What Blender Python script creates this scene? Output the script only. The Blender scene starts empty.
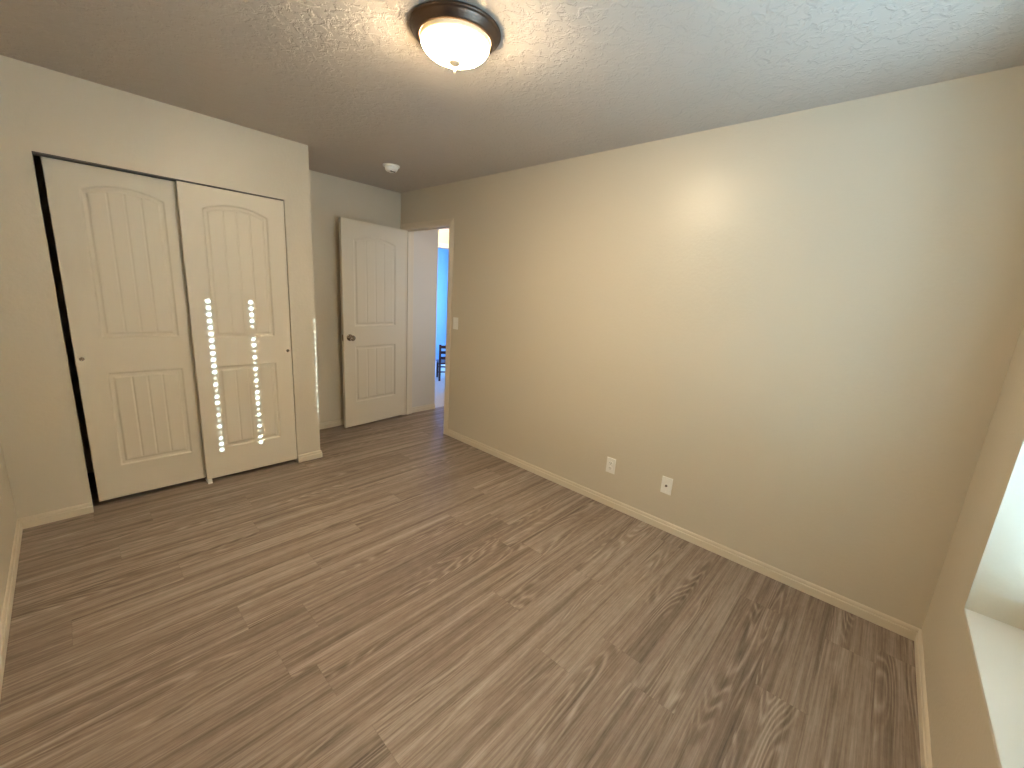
import bpy, bmesh, math, random
from mathutils import Vector, Matrix

random.seed(7)
S = bpy.context.scene
COL = S.collection

# ------------------------------------------------------------------ camera
H = 2.44
R, W, C, B, L, K = 2.562, -0.367, 3.391, 4.091, -0.322, 1.348
O1, O2, T = -0.026, 1.166, 2.033
fwd = Vector((0.72304051, 0.65619399, -0.21592099)).normalized()
rgt = Vector((0.68108449, -0.72940065, 0.0640204)).normalized()
upv = rgt.cross(fwd).normalized()
rgt = fwd.cross(upv).normalized()
cd = bpy.data.cameras.new('camera')
cd.sensor_width = 36.0
cd.lens = 408.45 / 1024 * 36.0
cd.clip_start = 0.02
cam = bpy.data.objects.new('camera', cd)
COL.objects.link(cam)
m3 = Matrix((rgt, upv, -fwd)).transposed()
cam.matrix_world = Matrix.Translation((0, 0, 1.4788)) @ m3.to_4x4()
S.camera = cam

# ------------------------------------------------------------------ world, sun, daylight, exposure
S.view_settings.view_transform = 'Standard'
S.view_settings.look = 'None'
S.view_settings.exposure = 2.0
S.view_settings.gamma = 1.0
S.view_settings.use_curve_mapping = False
S.cycles.use_denoising = True
S.cycles.max_bounces = 10
S.cycles.diffuse_bounces = 6
S.cycles.transparent_max_bounces = 12
S.cycles.sample_clamp_indirect = 6.0

wd = bpy.data.worlds.new('sky')
S.world = wd
wd.use_nodes = True
wd.node_tree.nodes['Background'].inputs[0].default_value = (0.42, 0.68, 1.0, 1)
wd.node_tree.nodes['Background'].inputs[1].default_value = 1.0

SUN_EL = math.radians(8.0)
SUN_DX = -0.35 / 3.87                       # sideways drift of the sunbeam per metre into the room
SUN_DIR = Vector((SUN_DX, 1.0, -math.tan(SUN_EL))).normalized()
sl = bpy.data.lights.new('sun', 'SUN')
sl.energy = 9.5
sl.angle = math.radians(0.33)
sl.color = (0.72, 0.92, 1.0)
sun = bpy.data.objects.new('sun', sl)
COL.objects.link(sun)
sun.rotation_euler = SUN_DIR.to_track_quat('-Z', 'Y').to_euler()
sun.location = (1.5, -4, 3)


def area(name, loc, direction, sx, sy, power, color):
    a = bpy.data.lights.new(name, 'AREA')
    a.shape = 'RECTANGLE'
    a.size, a.size_y = sx, sy
    a.energy = power
    a.color = color
    o = bpy.data.objects.new(name, a)
    COL.objects.link(o)
    o.location = loc
    o.rotation_euler = Vector(direction).to_track_quat('-Z', 'Y').to_euler()
    return o


# daylight bounced off the ground outside the bedroom window, and daylight at the far bedroom's window
area('daylight_window', (1.41, -1.15, 1.00), (0, 1, 0.30), 1.5, 1.2, 43.0, (0.46, 0.73, 1.0))
area('daylight_far_room', (5.72, 5.75, 1.35), (-1, 0.1, -0.08), 1.1, 1.3, 15.0, (0.20, 0.48, 1.0))


def lamp_point(name, loc, power, color, r=0.05):
    a = bpy.data.lights.new(name, 'POINT')
    a.energy = power
    a.color = color
    a.shadow_soft_size = r
    o = bpy.data.objects.new(name, a)
    COL.objects.link(o)
    o.location = loc
    return o


# the hall's own lamp near its end, and an added unseen fill for bluish bounce on the hall wall
lamp_point('hall_lamp', (3.55, 4.30, 2.25), 5.0, (1.0, 0.80, 0.55))
area('hall_fill', (3.30, 3.05, 1.45), (0, 1, 0), 0.8, 1.4, 1.25, (0.66, 0.82, 1.0))


# ------------------------------------------------------------------ materials
def mat(name):
    m = bpy.data.materials.new(name)
    m.use_nodes = True
    nt = m.node_tree
    return m, nt, nt.nodes['Principled BSDF']


def node(nt, typ, **kw):
    n = nt.nodes.new(typ)
    for k, v in kw.items():
        setattr(n, k, v)
    return n


def math_n(nt, op, a, b=None, c=None):
    n = nt.nodes.new('ShaderNodeMath')
    n.operation = op
    for i, v in enumerate((a, b, c)):
        if v is None:
            continue
        if isinstance(v, (int, float)):
            n.inputs[i].default_value = v
        else:
            nt.links.new(v, n.inputs[i])
    return n.outputs[0]


def ramp(nt, fac, stops):
    r = nt.nodes.new('ShaderNodeValToRGB')
    el = r.color_ramp.elements
    while len(el) < len(stops):
        el.new(0.5)
    for e, (p, c) in zip(el, stops):
        e.position = p
        e.color = (c[0], c[1], c[2], 1) if len(c) == 3 else c
    nt.links.new(fac, r.inputs[0])
    return r.outputs[0]


def paint(name, col, rough, scale=120.0, bump=0.06, dist=0.002, spec=0.4):
    m, nt, p = mat(name)
    p.inputs['Base Color'].default_value = (*col, 1)
    p.inputs['Roughness'].default_value = rough
    p.inputs['Specular IOR Level'].default_value = spec
    if bump:
        tc = node(nt, 'ShaderNodeTexCoord')
        n = node(nt, 'ShaderNodeTexNoise')
        n.inputs['Scale'].default_value = scale
        n.inputs['Detail'].default_value = 3
        nt.links.new(tc.outputs['Object'], n.inputs['Vector'])
        b = node(nt, 'ShaderNodeBump')
        b.inputs['Strength'].default_value = bump
        b.inputs['Distance'].default_value = dist
        nt.links.new(n.outputs['Fac'], b.inputs['Height'])
        nt.links.new(b.outputs['Normal'], p.inputs['Normal'])
    return m


WALLC = (0.625, 0.560, 0.452)
M_wall = paint('wall_paint', WALLC, 0.36, 60, 0.35, 0.003, 0.45)
M_trim = paint('trim_paint', (0.70, 0.62, 0.50), 0.35, 40, 0.02, 0.001)
M_door = paint('door_paint', (0.69, 0.62, 0.505), 0.40, 160, 0.04, 0.001)
M_white = paint('white_paint', (0.67, 0.63, 0.57), 0.4, 60, 0.05, 0.001)
M_plastic = paint('white_plastic', (0.88, 0.86, 0.81), 0.3, bump=0)
M_slot = paint('dark_slot', (0.03, 0.027, 0.024), 0.6, bump=0)
M_track = paint('dark_track', (0.10, 0.09, 0.08), 0.5, bump=0)
M_blue = paint('daylight_tinted_wall', (0.36, 0.58, 0.86), 0.6, 70, 0.1, 0.002)  # white wall with the blue of the daylight put into its colour
M_lightfloor = paint('pale_carpet', (0.62, 0.60, 0.62), 0.9, 200, 0.5, 0.004)
M_darkwood = paint('dark_red_wood', (0.06, 0.022, 0.02), 0.4, 30, 0.05, 0.001)


def metal(name, col, rough):
    m, nt, p = mat(name)
    p.inputs['Base Color'].default_value = (*col, 1)
    p.inputs['Metallic'].default_value = 1.0
    p.inputs['Roughness'].default_value = rough
    tc = node(nt, 'ShaderNodeTexCoord')
    n = node(nt, 'ShaderNodeTexNoise')
    n.inputs['Scale'].default_value = 60
    nt.links.new(tc.outputs['Object'], n.inputs['Vector'])
    r = math_n(nt, 'MULTIPLY_ADD', n.outputs['Fac'], 0.12, rough - 0.06)
    nt.links.new(r, p.inputs['Roughness'])
    return m


M_bronze = metal('brushed_bronze', (0.15, 0.105, 0.08), 0.42)
M_nickel = metal('satin_nickel', (0.30, 0.25, 0.205), 0.26)
M_steel = metal('steel', (0.74, 0.68, 0.58), 0.5)

# ceiling: knock-down plaster
M_ceil, nt, p = mat('textured_ceiling')
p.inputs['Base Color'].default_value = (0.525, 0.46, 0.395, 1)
p.inputs['Roughness'].default_value = 0.5
p.inputs['Specular IOR Level'].default_value = 0.3
tc = node(nt, 'ShaderNodeTexCoord')
n1 = node(nt, 'ShaderNodeTexNoise')
n1.inputs['Scale'].default_value = 24
n1.inputs['Detail'].default_value = 4
n1.inputs['Roughness'].default_value = 0.6
n1.inputs['Distortion'].default_value = 0.5
nt.links.new(tc.outputs['Object'], n1.inputs['Vector'])
h1 = ramp(nt, n1.outputs['Fac'], [(0.46, (0, 0, 0)), (0.56, (1, 1, 1))])
n2 = node(nt, 'ShaderNodeTexNoise')
n2.inputs['Scale'].default_value = 90
n2.inputs['Detail'].default_value = 2
nt.links.new(tc.outputs['Object'], n2.inputs['Vector'])
hh = math_n(nt, 'MULTIPLY_ADD', n2.outputs['Fac'], 0.25, h1)
bm_ = node(nt, 'ShaderNodeBump')
bm_.inputs['Strength'].default_value = 0.55
bm_.inputs['Distance'].default_value = 0.004
nt.links.new(hh, bm_.inputs['Height'])
nt.links.new(bm_.outputs['Normal'], p.inputs['Normal'])

# floor: vinyl planks running along X
M_floor, nt, p = mat('oak_plank_floor')
PW, PL = 0.182, 1.22
tc = node(nt, 'ShaderNodeTexCoord')
sp = node(nt, 'ShaderNodeSeparateXYZ')
nt.links.new(tc.outputs['Object'], sp.inputs[0])
X, Y = sp.outputs[0], sp.outputs[1]
yr = math_n(nt, 'DIVIDE', math_n(nt, 'ADD', Y, 0.045), PW)
row = math_n(nt, 'FLOOR', yr)
fy = math_n(nt, 'FRACT', yr)
wn = node(nt, 'ShaderNodeTexWhiteNoise', noise_dimensions='1D')
nt.links.new(row, wn.inputs['W'])
xr = math_n(nt, 'ADD', math_n(nt, 'DIVIDE', X, PL), wn.outputs['Value'])
colm = math_n(nt, 'FLOOR', xr)
fx = math_n(nt, 'FRACT', xr)
pid = math_n(nt, 'MULTIPLY_ADD', row, 7.13, math_n(nt, 'MULTIPLY', colm, 3.71))
wn2 = node(nt, 'ShaderNodeTexWhiteNoise', noise_dimensions='1D')
nt.links.new(pid, wn2.inputs['W'])
PR = wn2.outputs['Value']
off = math_n(nt, 'MULTIPLY', PR, 40.0)


def coords(sx, sy):
    c = node(nt, 'ShaderNodeCombineXYZ')
    nt.links.new(math_n(nt, 'MULTIPLY_ADD', X, sx, off), c.inputs[0])
    nt.links.new(math_n(nt, 'MULTIPLY', Y, sy), c.inputs[1])
    nt.links.new(off, c.inputs[2])
    return c.outputs[0]


def noise(vec, scale, detail=2.0, rough=0.5, dist=0.0):
    n = node(nt, 'ShaderNodeTexNoise')
    n.inputs['Scale'].default_value = scale
    n.inputs['Detail'].default_value = detail
    n.inputs['Roughness'].default_value = rough
    n.inputs['Distortion'].default_value = dist
    nt.links.new(vec, n.inputs['Vector'])
    return n.outputs['Fac']


base_n = noise(coords(0.8, 8.0), 1.0, 1.0, 0.4)          # cathedral field
cont = math_n(nt, 'SINE', math_n(nt, 'MULTIPLY', base_n, 150.0))
cont = math_n(nt, 'MULTIPLY_ADD', cont, 0.5, 0.5)
cont = math_n(nt, 'POWER', cont, 2.0)
brk = noise(coords(14.0, 60.0), 1.0, 2.0, 0.6)           # breaks the rings into ticks
fib = noise(coords(2.6, 130.0), 1.0, 5.0, 0.75)          # fine fibre
streak = noise(coords(0.55, 24.0), 1.0, 4.0, 0.62)       # broad streaks
wide = noise(coords(0.5, 7.0), 1.0, 2.0, 0.5)
msk = noise(coords(1.1, 11.0), 1.0, 1.0)                  # where the rings show
mskr = ramp(nt, msk, [(0.50, (0, 0, 0)), (0.64, (1, 1, 1))])
mott = noise(coords(16.0, 45.0), 1.0, 3.0, 0.7)          # short mottled flecks
v = math_n(nt, 'MULTIPLY', math_n(nt, 'SUBTRACT', fib, 0.5), 1.0)
v = math_n(nt, 'MULTIPLY_ADD', math_n(nt, 'SUBTRACT', streak, 0.5), 1.15, v)
v = math_n(nt, 'MULTIPLY_ADD', math_n(nt, 'SUBTRACT', wide, 0.5), 0.18, v)
v = math_n(nt, 'MULTIPLY_ADD', math_n(nt, 'MULTIPLY', math_n(nt, 'SUBTRACT', cont, 0.4), math_n(nt, 'MULTIPLY', mskr, brk)), 0.62, v)
v = math_n(nt, 'MULTIPLY_ADD', math_n(nt, 'SUBTRACT', mott, 0.5), 0.32, v)
v = math_n(nt, 'MULTIPLY_ADD', math_n(nt, 'SUBTRACT', PR, 0.5), 0.07, v)
v = math_n(nt, 'ADD', v, 0.5)
fcol = ramp(nt, v, [(0.10, (0.105, 0.074, 0.056)), (0.38, (0.210, 0.158, 0.125)),
                    (0.58, (0.300, 0.237, 0.195)), (0.90, (0.44, 0.370, 0.318))])
# seams
e1 = math_n(nt, 'MINIMUM', fy, math_n(nt, 'SUBTRACT', 1.0, fy))
e2 = math_n(nt, 'MINIMUM', fx, math_n(nt, 'SUBTRACT', 1.0, fx))
s1 = math_n(nt, 'LESS_THAN', e1, 0.0012 / PW)
s2 = math_n(nt, 'LESS_THAN', e2, 0.0013 / PL)
seam = math_n(nt, 'MAXIMUM', s1, s2)
mx = node(nt, 'ShaderNodeMix', data_type='RGBA')
nt.links.new(math_n(nt, 'MULTIPLY', seam, 0.16), mx.inputs[0])
nt.links.new(fcol, mx.inputs[6])
mx.inputs[7].default_value = (0.06, 0.042, 0.03, 1)
nt.links.new(mx.outputs[2], p.inputs['Base Color'])
nt.links.new(math_n(nt, 'MULTIPLY_ADD', fib, 0.22, 0.30), p.inputs['Roughness'])
p.inputs['Specular IOR Level'].default_value = 0.45
b_ = node(nt, 'ShaderNodeBump')
b_.inputs['Strength'].default_value = 0.12
b_.inputs['Distance'].default_value = 0.001
nt.links.new(v, b_.inputs['Height'])
nt.links.new(b_.outputs['Normal'], p.inputs['Normal'])

# clear window pane
M_pane = bpy.data.materials.new('window_glass')
M_pane.use_nodes = True
nt = M_pane.node_tree
nt.nodes.clear()
out = node(nt, 'ShaderNodeOutputMaterial')
tr = node(nt, 'ShaderNodeBsdfTransparent')
tr.inputs[0].default_value = (0.95, 0.98, 0.97, 1)
gl = node(nt, 'ShaderNodeBsdfGlossy')
gl.inputs['Roughness'].default_value = 0.02
mxs = node(nt, 'ShaderNodeMixShader')
mxs.inputs[0].default_value = 0.07
nt.links.new(tr.outputs[0], mxs.inputs[1])
nt.links.new(gl.outputs[0], mxs.inputs[2])
nt.links.new(mxs.outputs[0], out.inputs[0])

# lit alabaster glass of the ceiling lamp
LX, LY = 1.133, 1.435
M_glass, nt, p = mat('lit_alabaster_glass')
p.inputs['Base Color'].default_value = (0.85, 0.78, 0.62, 1)
p.inputs['Roughness'].default_value = 0.25
tc = node(nt, 'ShaderNodeTexCoord')
tot = None
for bx_, by_ in ((-0.040, 0.042), (0.040, -0.042)):       # the two bulbs behind the glass
    d = node(nt, 'ShaderNodeVectorMath', operation='DISTANCE')
    nt.links.new(tc.outputs['Object'], d.inputs[0])
    d.inputs[1].default_value = (bx_, by_, -0.060)
    q = math_n(nt, 'DIVIDE', 1.0, math_n(nt, 'MULTIPLY_ADD', math_n(nt, 'MULTIPLY', d.outputs['Value'], d.outputs['Value']), 420.0, 0.45))
    tot = q if tot is None else math_n(nt, 'ADD', tot, q)
al = node(nt, 'ShaderNodeTexNoise')
al.inputs['Scale'].default_value = 14
al.inputs['Detail'].default_value = 3
al.inputs['Distortion'].default_value = 1.5
nt.links.new(tc.outputs['Object'], al.inputs['Vector'])
tot = math_n(nt, 'MULTIPLY', tot, math_n(nt, 'MULTIPLY_ADD', al.outputs['Fac'], 0.7, 0.65))
sz = node(nt, 'ShaderNodeSeparateXYZ')
nt.links.new(tc.outputs['Object'], sz.inputs[0])
mr = node(nt, 'ShaderNodeMapRange', interpolation_type='SMOOTHSTEP')
nt.links.new(sz.outputs[2], mr.inputs[0])
for i_, v_ in ((1, -0.043), (2, -0.074), (3, 0.0), (4, 1.0)):
    mr.inputs[i_].default_value = v_
rim = math_n(nt, 'MULTIPLY_ADD', math_n(nt, 'POWER', mr.outputs[0], 1.8), 1.0, 0.0025)
tot = math_n(nt, 'MULTIPLY', tot, rim)
mr2 = node(nt, 'ShaderNodeMapRange', interpolation_type='SMOOTHSTEP')      # glow dimmed towards the finial so less light goes downward
nt.links.new(sz.outputs[2], mr2.inputs[0])
for i_, v_ in ((1, -0.074), (2, -0.102), (3, 1.0), (4, 0.14)):
    mr2.inputs[i_].default_value = v_
tot = math_n(nt, 'MULTIPLY', tot, mr2.outputs[0])
ecol = ramp(nt, tot, [(0.0, (1.0, 0.62, 0.22)), (0.12, (1.0, 0.76, 0.45)), (0.6, (1.0, 0.86, 0.63))])
nt.links.new(ecol, p.inputs['Emission Color'])
LAMP = 222.0
nt.links.new(math_n(nt, 'MULTIPLY', tot, LAMP), p.inputs['Emission Strength'])


# ------------------------------------------------------------------ mesh helpers
def add_box(bm, x0, x1, y0, y1, z0, z1, matrix=None):
    vs = [bm.verts.new((x, y, z)) for z in (z0, z1) for y in (y0, y1) for x in (x0, x1)]
    for f in ((0, 2, 3, 1), (4, 5, 7, 6), (0, 1, 5, 4), (2, 6, 7, 3), (0, 4, 6, 2), (1, 3, 7, 5)):
        bm.faces.new([vs[i] for i in f])
    if matrix is not None:
        for v_ in vs:
            v_.co = matrix @ v_.co
    return vs


def add_lathe(bm, prof, n=48, matrix=None, smooth=True):
    rings = []
    for r, z in prof:
        if r < 1e-6:
            ring = [bm.verts.new((0, 0, z))]
        else:
            ring = [bm.verts.new((r * math.cos(2 * math.pi * i / n), r * math.sin(2 * math.pi * i / n), z)) for i in range(n)]
        if matrix is not None:
            for v_ in ring:
                v_.co = matrix @ v_.co
        rings.append(ring)
    for a, b in zip(rings, rings[1:]):
        for i in range(n):
            j = (i + 1) % n
            q = [a[i % len(a)], a[j % len(a)], b[j % len(b)], b[i % len(b)]]
            q = list(dict.fromkeys(q))
            if len(q) > 2:
                f = bm.faces.new(q)
                f.smooth = smooth


def add_prism(bm, prof, p0, p1, nrm, m0=0.0, m1=0.0):
    """profile (d, z) swept from p0 to p1 along the wall; m0/m1 mitre the ends."""
    p0, p1, nrm = Vector(p0), Vector(p1), Vector(nrm)
    t = (p1 - p0).normalized()
    a = [bm.verts.new(p0 + nrm * d + t * (d * m0) + Vector((0, 0, z))) for d, z in prof]
    b = [bm.verts.new(p1 + nrm * d - t * (d * m1) + Vector((0, 0, z))) for d, z in prof]
    n = len(prof)
    for i in range(n):
        j = (i + 1) % n
        bm.faces.new((a[i], a[j], b[j], b[i]))
    bm.faces.new(a)
    bm.faces.new(b[::-1])


def obj(name, bm, material, parent=None, bevel=0.0, segs=2, loc=None):
    bmesh.ops.recalc_face_normals(bm, faces=bm.faces)
    me = bpy.data.meshes.new(name)
    bm.to_mesh(me)
    bm.free()
    me.materials.append(material)
    o = bpy.data.objects.new(name, me)
    COL.objects.link(o)
    if loc is not None:
        o.location = loc
    if parent is not None:
        o.parent = parent
    if bevel:
        md = o.modifiers.new('bevel', 'BEVEL')
        md.width = bevel
        md.segments = segs
        md.limit_method = 'ANGLE'
    return o


def boxes(name, lst, material, parent=None, bevel=0.0, loc=None):
    bm = bmesh.new()
    for b in lst:
        add_box(bm, *b)
    return obj(name, bm, material, parent, bevel, loc=loc)


def tag(o, label, cat, group=None, kind=None):
    o['label'] = label
    o['category'] = cat
    if group:
        o['group'] = group
    if kind:
        o['kind'] = kind
    return o


def struct(o, label, cat):
    return tag(o, label, cat, kind='structure')


def empty(name, loc, rz=0.0):
    o = bpy.data.objects.new(name, None)
    COL.objects.link(o)
    o.empty_display_size = 0.1
    o.location = loc
    o.rotation_euler = (0, 0, rz)
    return o


# ------------------------------------------------------------------ room shell
WT = 0.12
D1, D2, DH = 3.243, 4.022, 2.066            # clear doorway in the right wall
WX0, WX1, WZ0, WZ1, WD = 0.80, 2.016, 0.512, 2.03, 0.26

HX1, HY0, HY1 = 3.95, 2.95, 4.75           # hall beyond the bedroom door
FX0, FX1, FY1 = 2.75, 5.6, 6.9             # far bedroom

bm = bmesh.new()
add_box(bm, L - WT, R + WT, W - WD, B + WT, -0.08, 0)
add_box(bm, R + WT, HX1, HY0, 4.06, -0.08, 0)
struct(obj('floor', bm, M_floor), 'greyish brown oak plank floor of the bedroom and hall', 'floor')
struct(boxes('floor_far', [(R + WT, HX1, 4.06, HY1, -0.08, 0.0), (FX0, FX1, HY1, FY1, -0.08, 0.0)], M_lightfloor),
       'pale floor of the far room seen through the doorway', 'floor')
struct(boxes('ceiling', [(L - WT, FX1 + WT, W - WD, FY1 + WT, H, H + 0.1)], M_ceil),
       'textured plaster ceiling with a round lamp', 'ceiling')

struct(boxes('wall_right', [(R, R + WT, W - WD, D1 - 0.018, 0, H), (R, R + WT, D1 - 0.018, D2 + 0.018, DH + 0.018, H),
                            (R, R + WT, D2 + 0.018, B + WT, 0, H)], M_wall),
       'long beige wall with two outlet plates and the hall doorway at its end', 'wall')
struct(boxes('wall_closet', [(L, O1, C, C + WT, 0, H), (O1, O2, C, C + WT, T, H), (O2, K, C, C + WT, 0, H)], M_wall),
       'beige wall around the sliding closet doors', 'wall')
struct(boxes('wall_alcove', [(K - WT, K, C + WT, B, 0, H)], M_wall), 'short beige side wall between closet and door alcove', 'wall')
struct(boxes('wall_back', [(L, R, B, B + WT, 0, H)], M_wall), 'beige wall behind the open hinged door', 'wall')
struct(boxes('wall_left', [(L - WT, L, W - WD, B + WT, 0, H)], M_wall), 'beige wall at the far left edge of the room', 'wall')
struct(boxes('wall_window', [(L, WX0, W - WD, W, 0, H), (WX1, R, W - WD, W, 0, H), (WX0, WX1, W - WD, W, 0, WZ0 - 0.012),
                             (WX0, WX1, W - WD, W, WZ1, H)], M_wall),
       'beige wall with the deep window recess at the lower right', 'wall')
# white returns of the window recess
struct(boxes('trim_1', [(WX0, WX1, W - WD, W + 0.0005, WZ0 - 0.012, WZ0)], M_white, bevel=0.003),
       'pale painted sill of the window recess', 'window sill')

# hall and far bedroom
struct(boxes('wall_hall', [(R + WT, 3.032, 4.048, HY1, 0, H)], M_white), 'pale hall wall seen through the open doorway', 'wall')
struct(boxes('wall_hall_near', [(R + WT, HX1, HY0 - WT, HY0, 0, H)], M_wall), 'hall wall near side', 'wall')
struct(boxes('wall_hall_side', [(HX1, HX1 + WT, HY0 - WT, HY1, 0, H)], M_wall), 'hall wall opposite the bedroom door', 'wall')
GX0, GX1 = 3.30, 4.05
struct(boxes('wall_hall_end', [(FX0, GX0, HY1, HY1 + WT, 0, H), (GX0, GX1, HY1, HY1 + WT, 2.03, H), (GX1, FX1 + WT, HY1, HY1 + WT, 0, H)], M_wall),
       'warm lit wall above the far doorway at the hall end', 'wall')
struct(boxes('trim_far', [(GX0 - 0.06, GX0, HY1 - 0.014, HY1, 0, 2.09), (GX0, GX1 - 0.11, HY1 - 0.014, HY1, 2.03, 2.09)], M_white, bevel=0.003),
       'white casing of the far doorway', 'door casing')
struct(boxes('wall_far', [(FX0 - WT, FX1 + WT, FY1, FY1 + WT, 0, H)], M_blue), 'blue daylit wall of the far room', 'wall')
struct(boxes('wall_far_left', [(FX0 - WT, FX0, HY1, FY1, 0, H)], M_blue), 'daylight-tinted blue left wall of the far room', 'wall')
struct(boxes('wall_far_right', [(FX1, FX1 + WT, HY1 + WT, 5.15, 0, H), (FX1, FX1 + WT, 6.35, FY1, 0, H), (FX1, FX1 + WT, 5.15, 6.35, 0, 0.6),
                                (FX1, FX1 + WT, 5.15, 6.35, 2.1, H)], M_blue), 'daylight-tinted blue window wall of the far room', 'wall')

# baseboards
T_ = 0.0125
PB = [(0, 0), (T_, 0), (T_, 0.040), (0.0105, 0.0425), (0.0055, 0.0435), (0.0055, 0.047), (0.0095, 0.0485), (0.0090, 0.056), (0.0065, 0.062), (0.003, 0.0655), (0, 0.0655)]


def baseboard(name, segs, label):
    bm = bmesh.new()
    for s in segs:
        add_prism(bm, PB, *s)
    return struct(obj(name, bm, M_trim), label, 'baseboard')


baseboard('baseboard_right', [((R, W, 0), (R, D1 - 0.059, 0), (-1, 0, 0), 1, 0)], 'beige baseboard along the long wall under the outlets')
baseboard('baseboard_window', [((L, W, 0), (R, W, 0), (0, 1, 0), 1, 1)], 'beige baseboard below the window recess')
baseboard('baseboard_left', [((L, W, 0), (L, C, 0), (1, 0, 0), 1, 1)], 'beige baseboard at the left edge of the floor')
baseboard('baseboard_closet', [((L, C, 0), (O1, C, 0), (0, -1, 0), 1, 0)], 'short beige baseboard left of the closet opening')
baseboard('baseboard_corner', [((O2, C, 0), (K, C, 0), (0, -1, 0), 0, -1), ((K, C, 0), (K, B, 0), (1, 0, 0), -1, 1)],
          'short beige baseboard wrapping the corner right of the closet')
baseboard('baseboard_back', [((K, B, 0), (R, B, 0), (0, -1, 0), 1, 1)], 'beige baseboard behind the open door')
baseboard('baseboard_hall', [((R + WT, 4.048, 0), (3.032, 4.048, 0), (0, -1, 0), 0, 0)], 'pale baseboard of the hall wall beyond the doorway')

# doorway jamb and casing
bm = bmesh.new()
add_box(bm, R - 0.001, R + WT + 0.001, D1 - 0.018, D1, 0, DH)
add_box(bm, R - 0.001, R + WT + 0.001, D2, D2 + 0.018, 0, DH)
add_box(bm, R - 0.001, R + WT + 0.001, D1 - 0.018, D2 + 0.018, DH, DH + 0.018)
add_box(bm, R + 0.04, R + 0.075, D1, D1 + 0.010, 0, DH - 0.010)      # door stops
add_box(bm, R + 0.04, R + 0.075, D2 - 0.010, D2, 0, DH - 0.010)
add_box(bm, R + 0.04, R + 0.075, D1, D2, DH - 0.010, DH)
struct(obj('trim_2', bm, M_trim, bevel=0.002), 'beige jamb lining the hall doorway', 'door jamb')
PC = [(0, 0), (0.013, 0), (0.016, 0.012), (0.015, 0.030), (0.009, 0.045), (0.007, 0.057), (0, 0.057)]
bm = bmesh.new()
cw = 0.057
a0, a1, az = D1 - 0.004, D2 + 0.004, DH + 0.004


def casing(bm, pts, out, side):
    """sweep the casing profile (thickness, across) along a leg or head with 45 degree mitres"""
    (p0, e0), (p1, e1) = pts
    p0, p1, out = Vector(p0), Vector(p1), Vector(out)
    t = (p1 - p0).normalized()
    sd = Vector(side)
    a = [bm.verts.new(p0 + sd * w_ + out * d + t * (w_ * e0)) for d, w_ in PC]
    b = [bm.verts.new(p1 + sd * w_ + out * d + t * (w_ * e1)) for d, w_ in PC]
    n = len(PC)
    for i in range(n):
        j = (i + 1) % n
        bm.faces.new((a[i], a[j], b[j], b[i]))
    bm.faces.new(a)
    bm.faces.new(b[::-1])


casing(bm, (((R, a0, 0), 0), ((R, a0, az), 1)), (-1, 0, 0), (0, -1, 0))
casing(bm, (((R, a1, 0), 0), ((R, a1, az), 1)), (-1, 0, 0), (0, 1, 0))
casing(bm, (((R, a0, az), -1), ((R, a1, az), 1)), (-1, 0, 0), (0, 0, 1))
struct(obj('trim_3', bm, M_trim), 'beige moulded casing around the hall doorway', 'door casing')

# ------------------------------------------------------------------ moulded two-panel doors


def door_mesh(w, h, thick, px0, px1, zb0, zb1, zu0, zu1, rise, step=0.004, both=False):
    """front face at y=0 looking to -y; panels are pressed in; x 0..w, z 0..h."""
    xc, hw = (px0 + px1) / 2, (px1 - px0) / 2

    def sm(t):
        t = min(1, max(0, t))
        return t * t * (3 - 2 * t)

    def prof(d, x):
        if d <= 0:
            return 0.0
        if d < 0.007:
            return 0.0085 * sm(d / 0.006)
        if d < 0.022:
            return 0.0085
        if d < 0.034:
            return 0.0085 - 0.0070 * sm((d - 0.022) / 0.010)
        g = 0.0015
        pw = (hw * 2 - 0.068) / 4
        for k in (1, 2, 3):
            dx = abs(x - (px0 + 0.034 + k * pw))
            g = max(g, 0.0015 + 0.0045 * max(0, 1 - dx / 0.0055))
        return g

    def depth(x, z):
        d1 = min(x - px0, px1 - x, z - zb0, zb1 - z)
        top = zu1 + rise * (1 - ((x - xc) / hw) ** 2)
        d2 = min(x - px0, px1 - x, z - zu0, (top - z))
        return prof(max(d1, d2), x)

    nx, nz = int(round(w / step)), int(round(h / step))
    bm = bmesh.new()

    def face(y0, sgn):
        g = [[bm.verts.new((w * i / nx, y0 + sgn * depth(w * i / nx, h * j / nz), h * j / nz)) for i in range(nx + 1)] for j in range(nz + 1)]
        for j in range(nz):
            for i in range(nx):
                f = bm.faces.new((g[j][i], g[j][i + 1], g[j + 1][i + 1], g[j + 1][i]))
                f.smooth = True
        return g[0][:] + [g[j][nx] for j in range(1, nz + 1)] + g[nz][:nx][::-1] + [g[j][0] for j in range(nz - 1, 0, -1)]

    lp = face(0.0, 1)
    if both:
        lb = face(thick, -1)
    else:
        lb = [bm.verts.new((v_.co.x, thick, v_.co.z)) for v_ in lp]
        bm.faces.new(lb[::-1])
    n = len(lp)
    for i in range(n):
        j = (i + 1) % n
        bm.faces.new((lp[i], lb[i], lb[j], lp[j]))
    for e in bm.edges:
        if any(not f.smooth for f in e.link_faces):
            e.smooth = False
    return bm


def cup(parent, x, z, name='finger_pull'):
    bm = bmesh.new()
    rot = Matrix.Translation((x, 0.0, z)) @ Matrix.Rotation(math.radians(90), 4, 'X')
    add_lathe(bm, [(0.0, 0.0004), (0.006, 0.0006), (0.0075, 0.0018), (0.0105, 0.0022), (0.0115, 0.0012), (0.0118, 0.0)], 24, rot)
    return obj(name, bm, M_nickel, parent)


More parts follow.
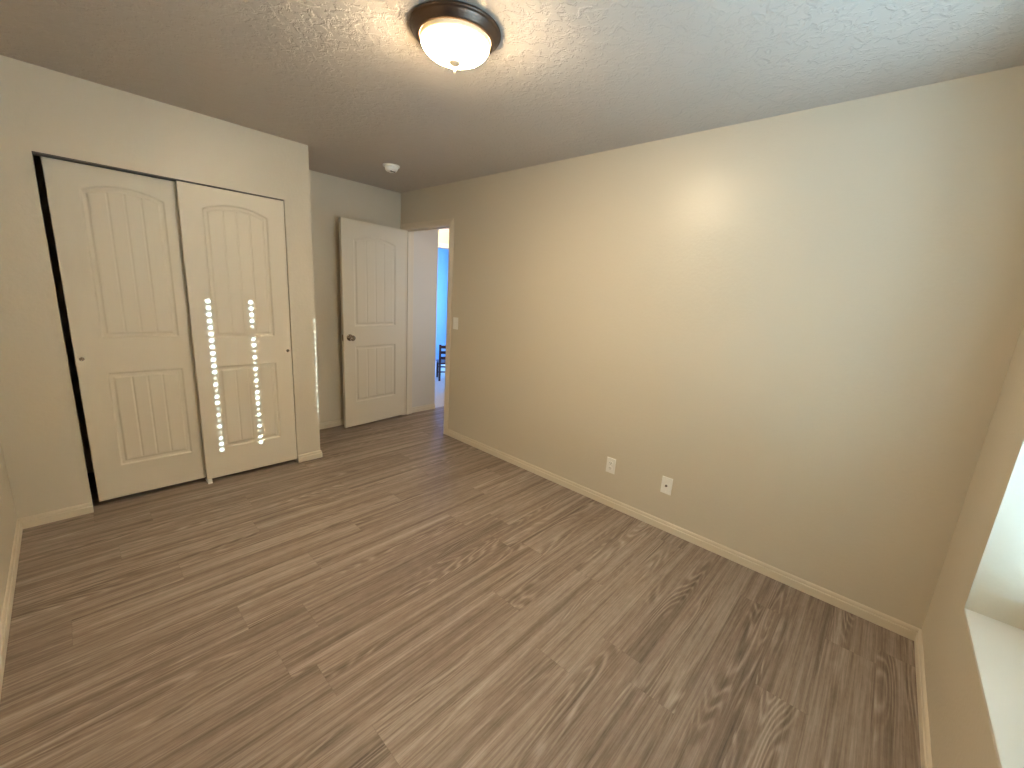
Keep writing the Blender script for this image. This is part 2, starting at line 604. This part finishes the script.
CW, CH = 0.612, 1.995
cl = empty('sliding_closet_door', (0.004, C + 0.062, 0.029))
tag(cl, 'beige sliding closet door beside the black gap, without light spots', 'closet door')
obj('panel', door_mesh(CW, CH, 0.034, 0.124, 0.488, 0.214, 0.815, 1.032, 1.862, 0.045), M_door, cl)
cup(cl, 0.026, 0.911)
cr = empty('sliding_closet_door', (0.556, C + 0.012, 0.029))
tag(cr, 'beige sliding closet door crossed by two columns of light spots', 'closet door')
obj('panel', door_mesh(CW - 0.005, CH, 0.034, 0.118, 0.494, 0.218, 0.817, 1.022, 1.858, 0.045), M_door, cr)
cup(cr, CW - 0.030, 0.905)

# closet head track and floor guide
tk = boxes('trim_4', [(O1, O2, C + 0.004, C + 0.10, T - 0.004, T)], M_track)
struct(tk, 'thin dark track above the closet doors', 'track')
bm = bmesh.new()
add_box(bm, 0.556, 0.582, C - 0.004, C + 0.010, 0.0, 0.004)
add_box(bm, 0.556, 0.582, C + 0.004, C + 0.010, 0.004, 0.030)
add_box(bm, 0.556, 0.582, C + 0.010, C + 0.10, 0.0, 0.004)
tag(obj('door_guide', bm, M_plastic, bevel=0.001), 'small white plastic floor guide where the closet doors meet', 'door guide')

# ------------------------------------------------------------------ hinged bedroom door
DW, DHt, DT = 0.735, 2.035, 0.035
ANG = math.radians(6.0)
dr = empty('door_1', (R - 0.014, D2 - 0.003, 0.026), ANG)
struct(dr, 'open hinged two panel door with a round knob, standing before the back wall', 'door')
leaf = obj('door_leaf', door_mesh(DW, DHt, DT, 0.125, DW - 0.125, 0.255, 0.830, 1.035, 1.86, 0.045, both=True), M_door, dr)
leaf.location = (-DW - 0.004, -DT - 0.004, 0)


def knob_bm(y, s):
    bm = bmesh.new()
    rot = Matrix.Translation((-DW - 0.004 + 0.064, y, 0.925)) @ Matrix.Rotation(math.radians(90 * s), 4, 'X')
    add_lathe(bm, [(0, 0), (0.033, 0), (0.033, 0.004), (0.029, 0.009), (0.013, 0.011), (0.011, 0.030), (0.018, 0.036),
                   (0.026, 0.044), (0.028, 0.053), (0.026, 0.061), (0.018, 0.066), (0.0, 0.067)], 32, rot)
    return bm


obj('knob', knob_bm(-DT - 0.004, 1), M_nickel, dr)
obj('knob', knob_bm(-0.004, -1), M_nickel, dr)
boxes('latch_plate', [(-DW - 0.0052, -DW - 0.0038, -DT + 0.004, -0.012, 0.895, 0.955)], M_nickel, dr)
for hz in (0.20, 1.02, 1.80):
    bm = bmesh.new()
    add_lathe(bm, [(0, 0), (0.0055, 0), (0.0055, 0.088), (0.0035, 0.091), (0, 0.092)], 16, Matrix.Translation((0.0, -0.001, hz)))
    add_box(bm, -0.004, -0.0025, -DT - 0.001, -0.003, hz, hz + 0.088)
    obj('hinge', bm, M_nickel, dr)

# ------------------------------------------------------------------ ceiling lamp
lamp = empty('ceiling_lamp', (LX, LY, H))
tag(lamp, 'round flush ceiling lamp with bronze pan and lit alabaster glass dome', 'ceiling lamp')
bm = bmesh.new()
add_lathe(bm, [(0, -0.0005), (0.166, -0.0005), (0.1715, -0.003), (0.1725, -0.008), (0.170, -0.012), (0.165, -0.0135), (0.163, -0.016), (0.157, -0.0255),
               (0.151, -0.031), (0.148, -0.036), (0.142, -0.039), (0.1375, -0.038), (0.134, -0.033), (0.120, -0.018), (0.0, -0.016)], 72)
obj('pan', bm, M_bronze, lamp)
bm = bmesh.new()
prof = [(0.1345, -0.035)]
for i in range(1, 15):
    a = math.pi / 2 * i / 14
    prof.append((0.133 * math.cos(a) if i < 14 else 0.0, -0.038 - 0.068 * math.sin(a)))
add_lathe(bm, prof, 72)
obj('glass_dome', bm, M_glass, lamp)
bm = bmesh.new()
add_lathe(bm, [(0, -0.1035), (0.020, -0.1035), (0.0235, -0.1065), (0.022, -0.1105), (0.013, -0.117), (0.007, -0.119), (0.0050, -0.124), (0.0062, -0.130), (0.005, -0.143), (0.0, -0.147)], 24)
obj('finial', bm, M_steel, lamp)

# ------------------------------------------------------------------ smoke alarm
sa = empty('smoke_alarm', (1.957, 3.270, H))
tag(sa, 'small white round smoke alarm on the ceiling above the open door', 'smoke alarm')
bm = bmesh.new()
add_lathe(bm, [(0, -0.0005), (0.066, -0.0005), (0.067, -0.004), (0.067, -0.010), (0.064, -0.013), (0.0, -0.013)], 40)
obj('base', bm, M_plastic, sa)
bm = bmesh.new()
add_lathe(bm, [(0, -0.012), (0.052, -0.012), (0.0515, -0.024), (0.047, -0.038), (0.040, -0.046), (0.030, -0.049), (0.0, -0.050)], 40)
obj('cover', bm, M_plastic, sa)
bm = bmesh.new()
for k in range(3):
    add_box(bm, -0.022, 0.022, -0.030 + k * 0.008, -0.027 + k * 0.008, -0.0508, -0.0470)
obj('vent', bm, M_slot, sa)
bm = bmesh.new()
add_lathe(bm, [(0, -0.048), (0.011, -0.048), (0.011, -0.0520), (0.009, -0.0535), (0, -0.0535)], 24, Matrix.Translation((0.0, 0.012, 0)))
obj('test_button', bm, M_plastic, sa)


# ------------------------------------------------------------------ wall plates on the long wall (local x = out of the wall towards -X)
def plate(name, y, z, label, cat, group=None):
    e = empty(name, (R, y, z))
    tag(e, label, cat, group)
    bm = bmesh.new()
    vs = add_box(bm, -0.006, 0.0, -0.036, 0.036, -0.0585, 0.0585)
    for v_ in vs:
        if v_.co.x < -0.003:
            v_.co.y *= 0.93
            v_.co.z *= 0.955
    obj('cover_plate', bm, M_plastic, e, bevel=0.0015)
    return e


def screw(e, z):
    bm = bmesh.new()
    add_lathe(bm, [(0, 0.0), (0.0034, 0.0), (0.0030, 0.0009), (0, 0.0012)], 14, Matrix.Translation((-0.006, 0, z)) @ Matrix.Rotation(-math.pi / 2, 4, 'Y'))
    return obj('screw', bm, M_plastic, e)


o1 = plate('wall_outlet', 1.306, 0.310, 'white duplex power outlet plate, nearer the hall doorway', 'outlet')
for dz in (-0.0195, 0.0195):
    bm = bmesh.new()
    vs = []
    n = 24
    ring = []
    for i in range(n):
        a = 2 * math.pi * i / n
        ring.append((max(-0.0165, min(0.0165, 0.0175 * math.cos(a))), max(-0.0135, min(0.0135, 0.0175 * math.sin(a)))))
    a_ = [bm.verts.new((-0.0055, y_, dz + z_)) for y_, z_ in ring]
    b__ = [bm.verts.new((-0.0085, y_ * 0.96, dz + z_ * 0.96)) for y_, z_ in ring]
    for i in range(n):
        j = (i + 1) % n
        bm.faces.new((a_[i], a_[j], b__[j], b__[i]))
    bm.faces.new(b__)
    rc = obj('receptacle', bm, M_plastic, o1)
    bm = bmesh.new()
    for dy in (-0.0063, 0.0063):
        add_box(bm, -0.0089, -0.0080, dy - 0.0011, dy + 0.0011, dz - 0.001, dz + 0.0075)
    add_lathe(bm, [(0, 0.0), (0.0024, 0.0), (0.0024, 0.0009), (0, 0.0009)], 12, Matrix.Translation((-0.0080, 0, dz - 0.007)) @ Matrix.Rotation(-math.pi / 2, 4, 'Y'))
    obj('slots', bm, M_slot, rc)
screw(o1, 0.0)

o2 = plate('cable_outlet', 0.893, 0.312, 'white cable socket plate with one dark round connector, farther from the doorway', 'outlet')
bm = bmesh.new()
rotY = Matrix.Rotation(-math.pi / 2, 4, 'Y')
add_lathe(bm, [(0, 0.0), (0.0075, 0.0), (0.0075, 0.003), (0.0050, 0.003), (0.0050, 0.012), (0.0038, 0.012), (0.0034, 0.006), (0, 0.006)], 24, Matrix.Translation((-0.006, 0, 0)) @ rotY)
obj('connector', bm, M_bronze, o2)
screw(o2, 0.042)
screw(o2, -0.042)

o3 = plate('light_switch', 3.112, 1.162, 'white wall switch plate beside the hall doorway', 'switch')
bm = bmesh.new()
add_box(bm, -0.0075, -0.0050, -0.006, 0.006, -0.012, 0.012)
vs = add_box(bm, -0.020, -0.0070, -0.0042, 0.0042, 0.000, 0.008)
for v_ in vs:
    if v_.co.x < -0.01:
        v_.co.z += 0.006
obj('toggle', bm, M_plastic, o3, bevel=0.0008)
screw(o3, 0.030)
screw(o3, -0.030)

# ------------------------------------------------------------------ window with blind
wn_ = empty('window_1', ((WX0 + WX1) / 2, W - WD + 0.02, WZ0))
struct(wn_, 'white framed window deep in the recess', 'window')
hw_, hh_ = (WX1 - WX0) / 2, WZ1 - WZ0
f_ = 0.045
boxes('window_frame', [(-hw_, -hw_ + f_, -0.02, 0.03, 0, hh_), (hw_ - f_, hw_, -0.02, 0.03, 0, hh_), (-hw_ + f_, hw_ - f_, -0.02, 0.03, 0, f_),
                       (-hw_ + f_, hw_ - f_, -0.02, 0.03, hh_ - f_, hh_), (-0.02, 0.02, -0.02, 0.028, f_, hh_ - f_)], M_plastic, wn_, bevel=0.003)
boxes('window_pane', [(-hw_ + f_, hw_ - f_, 0.003, 0.006, f_, hh_ - f_)], M_pane, wn_)

M_slat = paint('blind_slat', (0.70, 0.68, 0.64), 0.4, bump=0)
BY = W - 0.172                               # plane of the blind
TILT = math.radians(55)                      # inner edge up
SW, PITCH = 0.052, 0.0443
bx0, bx1 = WX0 + 0.0015, WX1 - 0.0015
dist_in = (C + 0.012) - BY
drop = dist_in * math.tan(SUN_EL)
zt = 1.298 + drop                            # height of the hole that lights the top spot
k_top = 0
dim1 = {12: .45, 14: .5, 17: .45, 18: .8, 19: .45, 21: .4, 22: .85}
dim2 = {4: .45, 5: .3, 6: .75, 8: .5, 10: .5, 12: .5, 14: .5, 18: .5, 20: .45, 22: .4, 23: .9}
dim3 = {0: .0, 1: .0, 2: .0, 3: .75, 4: .35, 10: .5, 22: .0, 21: .5, 23: 0, 24: 0, 17: .5}
cols = [(0.658, dim1), (0.910, dim2), (1.350, dim3)]
HOLE = 0.0205
zs = [zt - i * PITCH for i in range(-4, 33)]
zs = [z for z in zs if WZ0 + 0.02 < z < WZ1 - 0.035]
ct, st = math.cos(TILT), math.sin(TILT)
bm = bmesh.new()
for z in zs:
    k = int(round((zt - z) / PITCH))

    def P_(u, x):                            # u across the slat (towards the room = up)
        return bm.verts.new((x, BY + u * ct, z + u * st))
    xs = []
    for cx_, dm in cols:
        s_ = dm.get(k, 1.0 if cx_ < 1.3 else 0.75) if 0 <= k <= 24 else 0.0
        shift = -SUN_DX * dist_in if cx_ < 1.3 else -SUN_DX * (dist_in - 0.012)
        if s_ > 0:
            xs.append((cx_ + shift, HOLE * s_))
    cur = bx0
    u0, u1 = -SW / 2, SW / 2

    def quad(xa, xb):
        bm.faces.new((P_(u0, xa), P_(u0, xb), P_(u1, xb), P_(u1, xa)))
    for hx, hd in sorted(xs):
        hr = hd / 2
        ha, hb = hx - 0.012, hx + 0.012
        quad(cur, ha)
        n = 16
        inner = []
        outer = []
        for i in range(n):
            a = 2 * math.pi * (i + 0.5) / n
            cx2, cu2 = math.cos(a), math.sin(a)
            inner.append((hx + hr * cx2, hr * cu2 / math.sin(TILT + SUN_EL)))
            q = 1 / max(abs(cx2), abs(cu2))
            outer.append((hx + 0.012 * cx2 * q, u1 * cu2 * q))
        iv = [P_(u, x) for x, u in inner]
        ov = [P_(u, x) for x, u in outer]
        cor = {}
        for i in range(n):
            j = (i + 1) % n
            vs = [ov[i], ov[j], iv[j], iv[i]]
            xi, ui = outer[i]
            xj, uj = outer[j]
            if abs(abs(ui) - u1) > 1e-6 and abs(abs(uj) - u1) < 1e-6 or abs(abs(ui) - u1) < 1e-6 and abs(abs(uj) - u1) > 1e-6:
                cxx = hb if xi + xj > 2 * hx else ha
                cuu = u1 if ui + uj > 0 else u0
                vs = [ov[i], P_(cuu, cxx), ov[j], iv[j], iv[i]]
            bm.faces.new(vs)
        cur = hb
    quad(cur, bx1)
bl = empty('window_blind', ((WX0 + WX1) / 2, BY, WZ0))
tag(bl, 'closed slatted blind hanging in the window recess', 'blind')
for v_ in bm.verts:
    v_.co -= Vector(bl.location)
so = obj('slats', bm, M_slat, bl)
md = so.modifiers.new('solid', 'SOLIDIFY')
md.thickness = 0.0016
hwb = (bx1 - bx0) / 2
boxes('headrail', [(-hwb, hwb, -0.028, 0.028, hh_ - 0.055, hh_ - 0.002)], M_slat, bl, bevel=0.003)
boxes('bottom_rail', [(-hwb, hwb, -0.012, 0.012, 0.004, 0.040)], M_slat, bl, bevel=0.003)

# ------------------------------------------------------------------ dark chair in the far room
ch = empty('wooden_chair', (4.255, 5.345, 0.0), math.radians(150))
tag(ch, 'small dark red wooden slat chair in the blue room beyond the doorways', 'chair')
boxes('seat', [(-0.17, 0.17, -0.17, 0.17, 0.28, 0.305)], M_darkwood, ch, bevel=0.004)
for sx in (-1, 1):
    for sy in (-1, 1):
        h_ = 0.28 if sy < 0 else 0.60
        boxes('leg', [(sx * 0.15 - 0.016, sx * 0.15 + 0.016, sy * 0.15 - 0.016, sy * 0.15 + 0.016, 0, h_)], M_darkwood, ch, bevel=0.003)
for z in (0.36, 0.45, 0.54):
    boxes('back_slat', [(-0.135, 0.135, 0.142, 0.158, z, z + 0.045)], M_darkwood, ch, bevel=0.003)
for z in (0.08, 0.17):
    boxes('rung', [(-0.135, 0.135, -0.158, -0.142, z, z + 0.022)], M_darkwood, ch, bevel=0.003)
